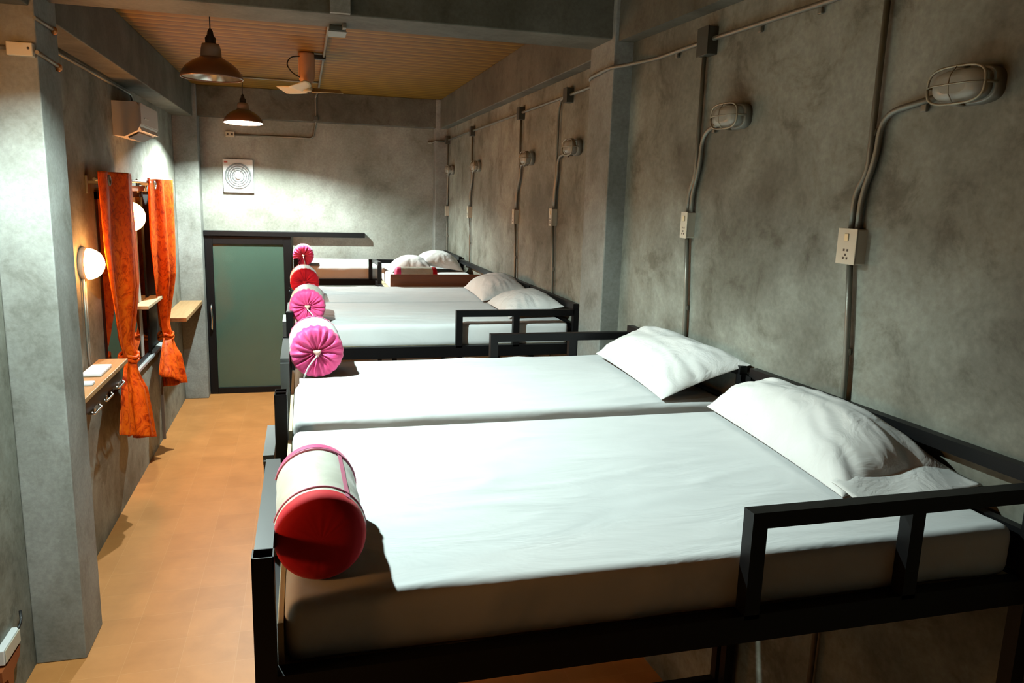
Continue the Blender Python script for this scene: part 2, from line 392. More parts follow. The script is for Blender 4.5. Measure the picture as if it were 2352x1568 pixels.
# ------------------------------------------------------------------ round wall lamps (lit)
def bulkhead(label, y, z, r, dep, gm=None):
    T = Thing('wall_lamp', label, 'lamp', (XL, y, z))
    T.part('base_plate', lathe(new(), [(0, 0), (r * 1.04, 0), (r * 1.06, .015), (r * 1.0, .035), (0, .035)], (XL, y, z), 'X', 40), mat('cream_lamp_base', (.62, .42, .28), .4))
    pr = [(r * .97 * math.cos(t), .035 + dep * math.sin(t)) for t in [i * PI / 2 / 12 for i in range(13)]]
    T.part('globe', lathe(new(), pr, (XL, y, z), 'X', 40), gm or GLOBE, 'glowing warm white dome')
    return T
bulkhead('lit round wall lamp with warm glow above the wooden desk shelf', 5.56, 1.985, .105, .10)
bulkhead('lit round wall lamp showing between the two orange curtains', 6.90, 2.25, .125, .12)
bulkhead('lit round wall lamp beside the camera end of the room', 1.22, 2.15, .105, .10, emis('near_warm_globe', (1., .42, .11), 48))
bulkhead('added unseen fill lamp on the window wall just before the left column', 3.42, 2.98, .105, .10, emis('column_fill_globe', (1., .40, .10), 26))  # lamp added out of view to warm the top of the column
def pipe(label, pts, r=.010, fil=.06, clips=(), name='conduit', group=None, m=STEEL):
    p = Vector(pts[0]); T = Thing(name, label, 'conduit', p, group)
    T.part('pipe', tube(new(), fillet(pts, fil), r, 10), m)
    for c in clips:
        c = Vector(c); b = new(); box(b, c.x - .006, c.x + .006, c.y - .012, c.y + .012, c.z - .012, c.z + .012, .003)
        T.part('clip', b, STEEL)
    return T
pipe('thin conduit hanging below the lit wall lamp to the wooden desk shelf', [(XL + .015, 5.50, 1.89), (XL + .015, 5.49, 1.31)], .009)
pipe('second thin conduit hanging beside the first below the lit wall lamp', [(XL + .015, 5.545, 1.885), (XL + .015, 5.535, 1.31)], .006)

# ------------------------------------------------------------------ shelves and what lies on them
T = Thing('desk_shelf', 'honey coloured wooden desk shelf under the lit wall lamp', 'shelf', (XL, 5.1, 1.2))
T.part('top', box(new(), XL, -1.225, 4.49, 5.80, 1.265, 1.295, .003), SHELFW)
T.part('apron', box(new(), XL + .01, -1.27, 4.52, 5.76, 1.15, 1.265), DARKWOOD, 'dark apron')
for y in (5.02, 5.32, 5.66):
    b = new(); tube(b, fillet([(-1.265, y - .09, 1.15), (-1.245, y - .09, 1.135), (-1.245, y + .09, 1.135), (-1.265, y + .09, 1.15)], .02), .007); box(b, -1.30, -1.262, y - .015, y + .015, 1.11, 1.15, .002)
    T.part('bracket', b, CHROME, 'chrome bracket')
b = new(); rbox(b, -1.385, -1.265, 5.24, 5.52, 1.2955, 1.318, .006, 6, 8, 3)
single('notebook', b, BOOKM, 'white notebook lying on the wooden desk shelf', 'book', (-1.33, 5.4, 1.296))
b = new(); rbox(b, -1.33, -1.26, 5.00, 5.06, 1.2955, 1.315, .005, 4, 4, 3)
single('paper_tag', b, BOOKM, 'small white paper piece on the desk shelf before the notebook', 'paper', (-1.3, 5.03, 1.296))
T = Thing('corner_shelf', 'light wooden shelf between the far curtain and the sliding door', 'shelf', (XL, 8.8, 1.15))
T.part('top', box(new(), XL, -1.17, 8.235, 9.545, 1.155, 1.195, .003), SHELFW)
b = new(); box(b, XL, -1.25, 8.42, 8.45, 1.125, 1.155); box(b, XL, XL + .03, 8.42, 8.45, 1.0, 1.155); T.part('bracket', b, STEEL)
b = new(); box(b, XL, -1.25, 9.2, 9.23, 1.125, 1.155); box(b, XL, XL + .03, 9.2, 9.23, 1.0, 1.155); T.part('bracket', b, STEEL)

# ------------------------------------------------------------------ air conditioner
T = Thing('air_conditioner', 'white wall air conditioner above the orange curtains', 'air conditioner', (XL, 7.1, 2.88))
b = new(); pr = [(XL, 2.88), (XL, 3.14), (-1.235, 3.14), (-1.215, 3.11), (-1.212, 2.97), (-1.235, 2.925), (-1.33, 2.875)]
A = [b.verts.new((x, 6.68, z)) for x, z in pr]; B = [b.verts.new((x, 7.42, z)) for x, z in pr]
b.faces.new(A); b.faces.new(B[::-1])
for i in range(len(pr)): b.faces.new((A[i], A[(i + 1) % len(pr)], B[(i + 1) % len(pr)], B[i]))
bmesh.ops.recalc_face_normals(b, faces=b.faces[:]); T.part('body', b, ACW)
T.part('front_panel', box(new(), -1.218, -1.205, 6.685, 7.415, 2.975, 3.135, .004), ACW)
b = new(); bar(b, (-1.282, 6.76, 2.894), (-1.282, 7.34, 2.894), .085, .014, (-.55, 0, 1)); T.part('air_outlet', b, BLACKR, 'dark air outlet slot')
b = new(); bar(b, (-1.216, 6.70, 2.945), (-1.216, 7.40, 2.945), .006, .05, (-.5, 0, 1)); T.part('louver', b, WHITEP)
b = new(); box(b, -1.2049, -1.199, 6.80, 6.95, 3.02, 3.032, .002); T.part('badge', b, CHROME, 'small silver badge')

# ------------------------------------------------------------------ exhaust fan on the far wall
T = Thing('exhaust_fan', 'square white ventilation fan high on the far wall', 'fan', (-.737, 9.79, 2.46))
cx, cz, hw = -.737, 2.65, .170
b = new(); box(b, cx - hw, cx + hw, 9.755, 9.80, cz - .195, cz + .195, .008); T.part('housing', b, WHITEP)
b = new()
for r in (.14, .115, .09, .065):
    tube(b, [(cx + r * math.cos(a), 9.745, cz + r * math.sin(a)) for a in [i * 2 * PI / 36 for i in range(37)]], .006 if r < .14 else .009, 6)
for k in range(12):
    a = k * PI / 6; bar(b, (cx + .03 * math.cos(a), 9.747, cz + .03 * math.sin(a)), (cx + .14 * math.cos(a), 9.747, cz + .14 * math.sin(a)), .005)
T.part('grille', b, GREYP, 'grey ring grille')
T.part('hub', lathe(new(), [(0, -.02), (.035, -.018), (.04, 0)], (cx, 9.75, cz), 'Y', 24), WHITEP)
b = new(); box(b, cx - .155, cx - .115, 9.750, 9.757, cz + .15, cz + .17); T.part('logo', b, mat('small_red_mark', (.5, .1, .08), .5), 'small reddish mark')
T = Thing('fan_switch_box', 'small ivory outlet box on the far wall above the ventilation fan', 'electrical box', (-.81, 9.79, 3.1))
T.part('box', box(new(), -.865, -.765, 9.765, 9.80, 3.095, 3.16, .004), IVORY)
T.part('slot', box(new(), -.85, -.83, 9.762, 9.766, 3.115, 3.14), SLOT); T.part('slot', box(new(), -.80, -.78, 9.762, 9.766, 3.115, 3.14), SLOT)
pipe('conduit along the ceiling and down the far wall to the ivory outlet box',
     [(-.765, 9.785, 3.125), (.13, 9.785, 3.125), (.165, 9.785, 3.31), (.165, 9.62, 3.33), (.165, 9.62, 3.61), (.19, 9.5, 3.625), (.195, 4.48, 3.625), (.20, 4.43, 3.40)], .011, .05)
T = Thing('beam_junction_box', 'grey junction box under the cross beam where the ceiling conduit starts', 'electrical box', (.19, 4.44, 3.36))
T.part('box', box(new(), .15, .235, 4.32, 4.46, 3.33, 3.36, .004), DARKBOX)
T.part('cover', box(new(), .145, .24, 4.32, 4.47, 3.325, 3.33, .002), STEEL)
T.part('connector', box(new(), .215, .235, 4.26, 4.32, 3.335, 3.36, .003), STEEL)
pipe('conduit crossing the ceiling from the fan to the lit pendant lamp', [(-.60, 8.68, 3.635), (.0, 8.7, 3.635), (.19, 8.7, 3.635)], .010)
T = Thing('conduit_elbow_box', 'dark junction clamp where the conduit meets the beam over the far wall', 'electrical box', (.165, 9.63, 3.45))
T.part('box', box(new(), .14, .19, 9.595, 9.64, 3.32, 3.37, .004), DARKBOX)

# ceiling fan with a cylinder motor
T = Thing('ceiling_fan', 'small ceiling fan with a beige cylindrical motor and cream blades', 'fan', (.05, 7.0, 3.65))
T.part('motor', lathe(new(), [(0, 3.645), (.066, 3.645), (.070, 3.63), (.067, 3.45), (.058, 3.42), (.04, 3.40), (0, 3.395)], (.05, 7, 0), 'Z', 32), FANB)
T.part('bracket', box(new(), .115, .21, 6.97, 7.03, 3.60, 3.635, .004), BLACKR, 'black mounting arm')
b = new(); tube(b, fillet([(.0, 6.96, 3.61), (-.08, 6.96, 3.60), (-.115, 6.96, 3.54), (-.07, 6.96, 3.47), (.0, 6.97, 3.44)], .06), .005, 6); T.part('cable_loop', b, CABLE)
T.part('hub', lathe(new(), [(0, 3.40), (.035, 3.395), (.05, 3.36), (.045, 3.335), (0, 3.33)], (.05, 7, 0), 'Z', 24), BLADE)
for k in range(3):
    a = math.radians(-105 + 120 * k); dx, dy = math.cos(a), math.sin(a); nx_, ny_ = -dy, dx
    def f(u, v):
        r = .03 + .27 * u; wd = (.035 + .045 * math.sin(PI * min(1, u * 1.0 + .08) * .62)) * (1 if u < .93 else .75); t = (v - .5) * 2
        return Vector((.05 + dx * r + nx_ * wd * t, 7 + dy * r + ny_ * wd * t, 3.352 + .022 * t + .01 * u))
    b = new(); grid(b, 12, 6, f); o = T.part('blade', b, BLADE); md = o.modifiers.new('s', 'SOLIDIFY'); md.thickness = .006

# ------------------------------------------------------------------ pendant lamps
def pendant(label, x, y, z, bulb, lining, dz=0., tilt=0., sc=1.):
    T = Thing('pendant_lamp', label, 'lamp', (x, y, z), 'enamel pendant lamps')
    prof = [(a * sc, c * sc) for a, c in [(.178, 0), (.180, .006), (.172, .030), (.150, .062), (.115, .092), (.078, .112), (.060, .122)]]
    o = T.part('shade', lathe(new(), prof, (x, y, z), 'Z', 56), [SHADE, lining])
    md = o.modifiers.new('s', 'SOLIDIFY'); md.thickness = .003; md.offset = 1; md.material_offset = 0
    T.part('shade_lining', lathe(new(), [(r - .0035, h + .0015) for r, h in prof[1:]] + [(0, .119)], (x, y, z), 'Z', 56), lining)
    T.part('neck', lathe(new(), [(.062, .118), (.058, .17), (.050, .20), (0, .201)], (x, y, z), 'Z', 32), SHADEN)
    T.part('socket_cap', lathe(new(), [(.030, .20), (.032, .235), (.02, .25), (.016, .275), (.006, .29), (0, .29)], (x, y, z), 'Z', 20), BLACKR)
    T.part('cord', tube(new(), [(x, y, z + .285), (x, y, ZC + .02)], .004, 6), CABLE)
    T.part('bulb', lathe(new(), [(0, .030), (.018, .034), (.029, .050), (.030, .062), (.022, .082), (.014, .105), (.014, .118)], (x, y, z + dz), 'Z', 20), bulb)
    T.o.rotation_euler.x = math.radians(tilt)
    return T
pendant('unlit brown enamel pendant lamp, nearer of the two below the strip ceiling', -.525, 5.20, 3.16, BULB_OFF, SHADEC)
pendant('brightly lit pendant lamp near the far wall', -.578, 8.55, 3.165, BULB_C, SHADEI, .03, -2.5, 1.07)
pendant('lit pendant lamp above the nearest beds', -.60, 3.10, 3.235, BULB_A, SHADEI, .025)

# ------------------------------------------------------------------ conduits on the left column and window wall
T = Thing('wall_junction_box', 'ivory junction box high on the near face of the left column', 'electrical box', (-1.24, 4.13, 3.07))
T.part('box', box(new(), -1.285, -1.178, 4.10, 4.14, 3.065, 3.125, .004), IVORY)
T.part('screw', lathe(new(), [(0, -.003), (.005, -.002), (.006, 0)], (-1.195, 4.10, 3.10), 'Y', 10), SLOT)
pipe('conduit entering the ivory junction box from beside the column', [(-1.40, 4.125, 3.10), (-1.285, 4.125, 3.10)], .010)
pipe('lower conduit wrapping round the side of the left column', [(-1.160, 4.10, 3.085), (-1.160, 4.40, 3.07)], .009)
T = Thing('conduit_clip', 'small copper coloured clip at the end of the lower conduit on the left column', 'clip', (-1.155, 4.41, 3.07))
T.part('clip', lathe(new(), [(0, 0), (.018, .002), (.02, .014), (.012, .024), (0, .026)], (-1.17, 4.42, 3.065), 'X', 16), mat('copper_clip', (.6, .25, .08), .35, .5))
pipe('upper conduit wrapping round the side of the left column', [(-1.161, 4.10, 3.235), (-1.161, 4.36, 3.235)], .008)
T = Thing('conduit_clip', 'small copper coloured clip at the end of the upper conduit on the left column', 'clip', (-1.155, 4.38, 3.235))
T.part('clip', lathe(new(), [(0, 0), (.018, .002), (.02, .014), (.012, .024), (0, .026)], (-1.17, 4.39, 3.232), 'X', 16), mat('copper_clip_upper', (.6, .25, .08), .35, .5))
pipe('long conduit along the top of the window wall to the air conditioner', [(XL + .02, 4.48, 3.262), (XL + .02, 7.32, 3.258), (XL + .02, 7.38, 3.20), (XL + .02, 7.38, 3.14)], .011, .05)
T = Thing('wall_outlet', 'white wall socket with a short black cable low on the near left wall', 'socket', (XL, 3.75, .31))
T.part('box', box(new(), XL, XL + .035, 3.66, 3.87, .30, .375, .004), WHITEP)
T.part('plate', box(new(), XL + .035, XL + .04, 3.67, 3.86, .305, .37, .003), IVORY)
T.part('cable', tube(new(), fillet([(XL + .03, 3.85, .365), (XL + .035, 3.90, .385), (XL + .02, 3.94, .42)], .03), .007, 8), CABLE)
T = Thing('socket_shadow', 'rust brown painted shadow below the low wall socket', 'shadow', (XL, 3.74, .22))  # brown slab painting the warm shadow under the socket box
b = new(); pr = [(3.62, .29), (3.86, .29), (3.84, .24), (3.76, .215), (3.74, .15), (3.70, .15), (3.68, .215), (3.62, .235)]
A = [b.verts.new((XL, y, z)) for y, z in pr]; B = [b.verts.new((XL + .035, y, z)) for y, z in pr]; b.faces.new(A); b.faces.new(B[::-1])
for i in range(len(pr)): b.faces.new((A[i], A[(i + 1) % len(pr)], B[(i + 1) % len(pr)], B[i]))
bmesh.ops.recalc_face_normals(b, faces=b.faces[:]); T.part('body', b, SOCKSHADOW)

# ------------------------------------------------------------------ stations on the bed wall: conduits, switch boxes, caged lamps
ORD = ['nearest', 'second', 'third', 'fourth', 'fifth', 'farthest']
WHERE = ['above the nearest pillow', 'above the second bed', 'just past the column', 'above the far pair of pillows', 'above the gap before the last beds', 'in the far corner']
def offx(y, d): return wx(y) - d
def cage_lamp(i, yc, z, yaw=0):
    T = Thing('bulkhead_lamp', 'unlit oval caged lamp on the bed wall %s' % WHERE[i], 'lamp', (wx(yc), yc, z), 'caged lamps on the bed wall')
    X = wx(yc); L, Hh = .098, .053   # half length along the wall, half height
    sl = -SL if yc < 4.05 else 0
    def ov(t, l, h):   # stadium outline
        c, s = math.cos(t), math.sin(t); e = .62
        return l * math.copysign(abs(c) ** e, c), h * math.copysign(abs(s) ** e, s)
    def ring(bm, d, l, h, n=40): return [bm.verts.new((X - d + sl * ov(2 * PI * k / n, l, h)[0], yc + ov(2 * PI * k / n, l, h)[0], z + ov(2 * PI * k / n, l, h)[1])) for k in range(n)]
    def loft(bm, rs):
        R = [ring(bm, *r) for r in rs]
        for a, b_ in zip(R, R[1:]):
            for k in range(40): f = bm.faces.new((a[k], a[(k + 1) % 40], b_[(k + 1) % 40], b_[k])); f.smooth = True
        bm.faces.new(R[0]); bm.faces.new(R[-1][::-1]); bmesh.ops.recalc_face_normals(bm, faces=bm.faces[:]); return bm
    T.part('base', loft(new(), [(0, L, Hh), (.030, L, Hh), (.034, L * .97, Hh * .95)]), LAMPG)
    T.part('glass_dome', loft(new(), [(.034, L * .88, Hh * .86), (.06, L * .86, Hh * .84), (.078, L * .74, Hh * .72), (.084, L * .45, Hh * .45)]), DOMEG)
    b = new()
    def P(t, d, l, h): a, c = ov(t, l, h); return (X - d + sl * a, yc + a, z + c)
    tube(b, [P(2 * PI * k / 40, .072, L * .98, Hh * .98) for k in range(41)], .0042, 6)
    for t in (PI * .5, PI * 1.5, 0, PI):
        tube(b, [P(t, .03, L, Hh), P(t, .072, L * .98, Hh * .98)], .004, 6)
    tube(b, [P(0, .074, L * .98, Hh), P(0, .094, L * .6, Hh), (X - .098, yc, z), P(PI, .094, L * .6, Hh), P(PI, .074, L * .98, Hh)], .0026, 6)
    tube(b, [P(PI / 2, .074, L, Hh * .98), P(PI / 2, .094, L, Hh * .5), (X - .098, yc, z), P(-PI / 2, .094, L, Hh * .5), P(-PI / 2, .074, L, Hh * .98)], .0018, 6)
    T.part('wire_guard', b, WIRE)
def switch_box(i, y, z):
    X = wx(y) + .018; hw = .046 if i == 0 else .030; T = Thing('switch_box', 'ivory switch and socket box on the bed wall %s' % WHERE[i], 'switch', (X, y, z), 'switch boxes on the bed wall')
    o = T.part('box', box(new(), X - .055, X - .01, y - hw, y + hw, z - .060, z + .060, .004), IVORY)
    cp = T.part('cover_plate', box(new(), X - .060, X - .055, y - hw - .002, y + hw + .002, z - .062, z + .062, .002), IVORY)
    T.part('rocker_switch', box(new(), X - .064, X - .059, y - .010, y + .010, z + .018, z + .044, .002), SWITCHM, None, cp)
    b = new()
    for dy, dz in ((-.009, -.012), (.009, -.012), (0, -.028), (-.009, -.040), (.009, -.040)): box(b, X - .0615, X - .0595, y + dy - .003, y + dy + .003, z + dz - .005, z + dz + .003)
    T.part('socket', b, SLOT, None, cp)
def jbox(i, y, z, s=1.):
    X = wx(y); T = Thing('junction_box', 'dark junction box on the top conduit %s' % WHERE[i], 'electrical box', (X, y, z), 'junction boxes on the bed wall')
    T.part('box', box(new(), X - .045, X + .01, y - .038 * s, y + .038 * s, z - .048 * s, z + .048 * s, .004), DARKBOX)
    T.part('cover', box(new(), X - .050, X - .045, y - .040 * s, y + .040 * s, z - .050 * s, z + .050 * s, .002), DARKBOX)
ST = [(2.225, 2.26, 1.87, 3.20, 2.368, 2.855, False), (3.295, 3.33, 3.02, 3.215, 2.395, 2.868, True), (5.225, 5.26, 4.86, 3.18, 2.368, 2.835, True),
      (6.20, 6.28, 5.92, 3.172, 2.34, 2.805, True), (8.08, 8.15, 7.80, 3.166, 2.33, 2.80, True), (9.50, 9.50, 9.24, 3.165, 2.31, 2.80, True)]
for i, (yr, ybx, yl, zt, zb, zl, jb) in enumerate(ST):
    far = i > 1
    P = lambda y, z, d=.018: (offx(y, d), y, z)
    bottom = [0.25, 1.0, 1.0, 1.0, .9, 1.0][i]
    if i == 0: riser = [P(yr, 3.34), P(yr, 2.62), P(ybx + .012, 2.55), P(ybx + .012, zb + .06)]
    elif i == 2: riser = [P(5.07, zt), P(5.20, zt - .01), P(5.235, zt - .09), P(5.235, 2.62), P(ybx, 2.56), P(ybx, zb + .06)]
    else: riser = [P(yr, zt - .04), P(yr, 2.62), P(ybx + .010, 2.55), P(ybx + .010, zb + .06)]
    pipe('steel conduit rising from the switch box %s' % WHERE[i], riser, .0105, .08, [P(yr if i != 2 else 5.235, 2.75, .012)], group='riser conduits')
    d = .028
    pipe('bent steel conduit to the caged lamp %s' % WHERE[i],
         [P(ybx - .018, zb + .06), P(ybx - .020, 2.55), P(yr - .028 if i != 2 else 5.205, 2.66), P(yr - .035 if i != 2 else 5.20, zl - .05), P(yl + .09, zl - .015)], .0105, .2, [P(yl + .16, zl - .045, .012)], group='lamp conduits')
    pipe('steel conduit running down from the switch box %s' % WHERE[i], [P(ybx, zb - .06), P(ybx - .045 if i < 2 else ybx - .04, 1.86), P(ybx - .03, bottom)], .0105, .3, [P(ybx - .03, 2.0, .012)], group='lower conduits')
    switch_box(i, ybx, zb)
    if jb: jbox(i, {1: 3.27, 2: 5.02, 3: 6.19, 4: 8.06, 5: 9.49}[i], zt, 1.25 if i == 1 else 1.)
    cage_lamp(i, yl, zl)
Pm = lambda y, z, d=.02: (offx(y, d), y, z)
pipe('long steel conduit running the whole length of the bed wall below the beam',
     [Pm(1.5, 3.235), Pm(2.46, 3.222), Pm(3.24, 3.222), Pm(3.75, 3.215), (1.66, 3.96, 3.207), (1.622, 4.04, 3.207), (1.622, 4.34, 3.195), (1.66, 4.44, 3.19), (1.73, 4.52, 3.185), Pm(5.0, 3.182), Pm(9.58, 3.165)],
     .0105, .05, [Pm(2.55, 3.20, .012), Pm(2.90, 3.20, .012), Pm(3.55, 3.20, .012)])
pipe('short conduit stub beside the far corner column', [(1.53, 9.785, 3.14), (1.585, 9.785, 3.145), (1.585, 9.60, 3.15), (1.70, 9.60, 3.155)], .012, .03)

# ------------------------------------------------------------------ beds
def hol(bm, x, y, z0, z1, s=.042):
    """square hollow post, open on top"""
    box(bm, x - s / 2, x + s / 2, y - s / 2, y + s / 2, z0, z1 - .03)
    t = .003
    for a, c, d_, e in ((x - s / 2, x - s / 2 + t, y - s / 2, y + s / 2), (x + s / 2 - t, x + s / 2, y - s / 2, y + s / 2), (x - s / 2, x + s / 2, y - s / 2, y - s / 2 + t), (x - s / 2, x + s / 2, y + s / 2 - t, y + s / 2)):
        box(bm, a, c, d_, e, z1 - .03, z1)
    return bm
def bunk(label, y0, y1, zb=1.53, zr=1.80, near=None, far=None, foot=None, ladder=None, xf=-.09):
    """frame of one top bunk lying across the room, head at the bed wall"""
    h0, h1 = wx(y0) - .045, wx(y1) - .045
    T = Thing('bunk_bed_frame', label, 'bed frame', ((xf + h0) / 2, (y0 + y1) / 2, 0), 'black steel bunk frames')
    s = .040
    for x, y, zt in ((xf, y0, zr), (xf, y1, zr), (h0, y0, zr), (h1, y1, zr)): T.part('post', hol(new(), x, y, 0, zt), BLACK)
    for y, hx in ((y0, h0), (y1, h1)):
        b = new(); lf = .006 if (near and y == y0) else -.001; bar(b, (xf, y, zb - .03 + lf), (hx, y, zb - .03 + lf), s, .058 + 2 * max(0, lf)); T.part('side_rail', b, BLACK)
    b = new(); bar(b, (xf, y0, zb - .03), (xf, y1, zb - .03), s, .058); T.part('foot_rail', b, BLACK)
    b = new(); bar(b, (h0, y0, zr + .015), (h1, y1, zr + .015), .036, .04); bar(b, (h0, y0, zb + .12), (h1, y1, zb + .12), .03, .03); bar(b, (h0, y0, zb - .03), (h1, y1, zb - .03), .04, .058)
    T.part('headboard_rail', b, BLACK)
    for nm, g, y, hx in (('n', near, y0, h0), ('f', far, y1, h1)):
        if g:
            b = new(); bar(b, (g[0] - .02, y, zr - .02), (hx, y, zr - .02), s, .04); bar(b, (g[0], y, zb), (g[0], y, zr - .04), s); bar(b, (g[1], y, zb), (g[1], y, zr - .04), s)
            T.part('guard_rail', b, BLACK)
    if foot:
        b = new(); bar(b, (xf, foot[0], zr - .02), (xf, foot[1], zr - .02), .036, .036)
        ye = foot[2]; bar(b, (xf, ye, zb), (xf, ye, zr - .02), .036)
        T.part('foot_guard', b, mat('grey_steel', (.12, .125, .12), .35, .4) if 'WG' not in globals() else WG, 'grey guard rail')
    if ladder:
        la, lb = ladder; b = new(); zt = zb - .03
        bar(b, (xf - .055, la, zt), (xf - .055, lb, zt), .04, .036); bar(b, (xf - .055, la, 0), (xf - .055, la, zt), .036); bar(b, (xf - .055, lb, 0), (xf - .055, lb, zt), .036)
        for k in range(4): bar(b, (xf - .055, la, .3 + .3 * k), (xf - .055, lb, .3 + .3 * k), .03)
        bar(b, (xf - .055, la, zt - .04), (xf, la, zt - .04), .03); bar(b, (xf - .055, lb, zt - .04), (xf, lb, zt - .04), .03)
        T.part('ladder', b, WG)
    xi = xf + .022
    m_ = prism(new(), [(xi, y0 + .02), (h0 - .02, y0 + .02), (h1 - .02, y1 - .02), (xi, y1 - .02)], zb - .018, zb)
    T.part('base_board', m_, PLY, 'pale plywood base')
    T.part('end_board', box(new(), xi, xi + .012, y0 + .02, y1 - .02, zb, zb + .105), PLY, 'pale plywood end board')
    b = new(); bar(b, (xf, y0, .35), (h0, y0, .35), s, .05); bar(b, (xf, y1, .35), (h1, y1, .35), s, .05); bar(b, (xf, y0, .35), (xf, y1, .35), s, .05)
    T.part('lower_frame', b, BLACK)
    return T
WG = mat('grey_steel', (.075, .08, .078), .4, .1)  # lighter grey than the black frame steel
bunk('black steel bunk frame nearest the camera with a guard rail in front', 1.46, 2.70, 1.53, 1.80, near=(1.01, 1.46), foot=(1.48, 2.02, 2.02))
bunk('second black steel bunk frame from the camera, with the ladder', 2.765, 3.80, 1.53, 1.795, far=(.95, 1.385), foot=(3.32, 3.80, 3.32), ladder=(2.87, 3.26))
bunk('third black steel bunk frame from the camera, just beyond the column', 4.63, 5.62, 1.56, 1.795, near=(.93, 1.30), foot=(4.65, 5.05, 5.05))
bunk('fourth black steel bunk frame, before the brown board', 5.66, 6.66, 1.56, 1.795, foot=(6.25, 6.64, 6.25), ladder=(5.78, 6.12))
bunk('farthest black steel bunk frame against the far wall', 8.47, 9.50, 1.56, 1.785, near=(.70, 1.2), foot=(8.5, 8.9, 8.9))
T = Thing('bunk_bed_frame', 'black steel bunk frame lying lengthwise behind the brown board', 'bed frame', (1.2, 7.5, 0), 'black steel bunk frames')
for x, y in ((.765, 6.74), (.765, 8.12), (1.70, 6.74), (1.70, 8.38)): T.part('post', hol(new(), x, y, 0, 1.785 if y > 7 else 1.72), BLACK)
for x in (.765, 1.70):
    b = new(); bar(b, (x, 6.74, 1.53), (x, 8.40, 1.53), .04, .058); T.part('side_rail', b, BLACK)
b = new(); bar(b, (.762, 8.10, 1.77), (.735, 8.44, 1.77), .036, .036); T.part('foot_guard', b, WG, 'grey guard rail')
b = new(); bar(b, (1.70, 6.74, 1.78), (1.70, 8.40, 1.78), .036, .04); T.part('headboard_rail', b, BLACK)
T.part('base_board', box(new(), .79, 1.68, 6.76, 8.40, 1.54, 1.558), PLY)
T.part('board_panel', box(new(), .725, 1.715, 6.685, 6.71, 1.50, 1.805, .004), BROWN, 'red brown wooden board')

# mattresses
def mattress(label, poly, z0, z1, seed, wr=.011, ang=.16):
    """poly: x0, x1 at near edge, x1 at far edge, y0, y1"""
    x0, xa, xb, y0, y1 = poly
    b = new()
    def disp(p, n):
        t = (p.y - y0) / (y1 - y0); xr = xa + (xb - xa) * t
        u = (p.x - x0) / (xa - x0); q = Vector((x0 + u * (xr - x0), p.y, p.z))
        if n.z > .3:
            c, s = math.cos(ang), math.sin(ang); a = q.x * c + q.y * s; d = -q.x * s + q.y * c
            w_ = noise.noise(Vector((a * 1.2, d * 9, seed))); w2 = noise.noise(Vector((a * 2.6, d * 22, seed + 5)))
            ridge = max(0, 1 - abs(w_) * 9) * .8 + w2 * .25
            m = max(0., noise.noise(Vector((q.x * 1.1, q.y * 1.7, seed + 9))) + .25)
            q.z += wr * 1.6 * ridge * m * n.z - .006 * abs(math.sin(u * PI)) * 0
        elif abs(n.y) > .5 or abs(n.x) > .5:
            k = noise.noise(Vector((q.x * 6, q.y * 6, q.z * 9 + seed)))
            q += n * .004 * k
        return q
    rbox(b, x0, xa, y0, y1, z0, z1, .030, 150, 90, 10, disp)
    return single('mattress', b, SHEET, label, 'mattress', ((x0 + xa) / 2, (y0 + y1) / 2, z0), 'white sheeted mattresses')
XM = -.052
mattress('white sheeted mattress nearest the camera', (XM, wx(1.5) - .075, wx(2.7) - .075, 1.483, 2.668), 1.531, 1.675, 1.)
mattress('white sheeted mattress second from the camera', (XM, wx(2.8) - .075, wx(3.8) - .075, 2.778, 3.785), 1.531, 1.675, 2.)
mattress('white sheeted mattress third from the camera, beyond the column', (XM, 1.67, 1.67, 4.655, 5.655), 1.561, 1.705, 3., .006, -.2)
mattress('white sheeted mattress in front of the brown board', (XM, 1.67, 1.67, 5.657, 6.655), 1.561, 1.705, 4., .006, -.15)
mattress('white sheeted mattress against the far wall', (XM, 1.67, 1.67, 8.492, 9.49), 1.561, 1.705, 5., .001)
mattress('white sheeted mattress behind the brown board', (.815, 1.675, 1.675, 6.765, 8.40), 1.559, 1.70, 6., .001)

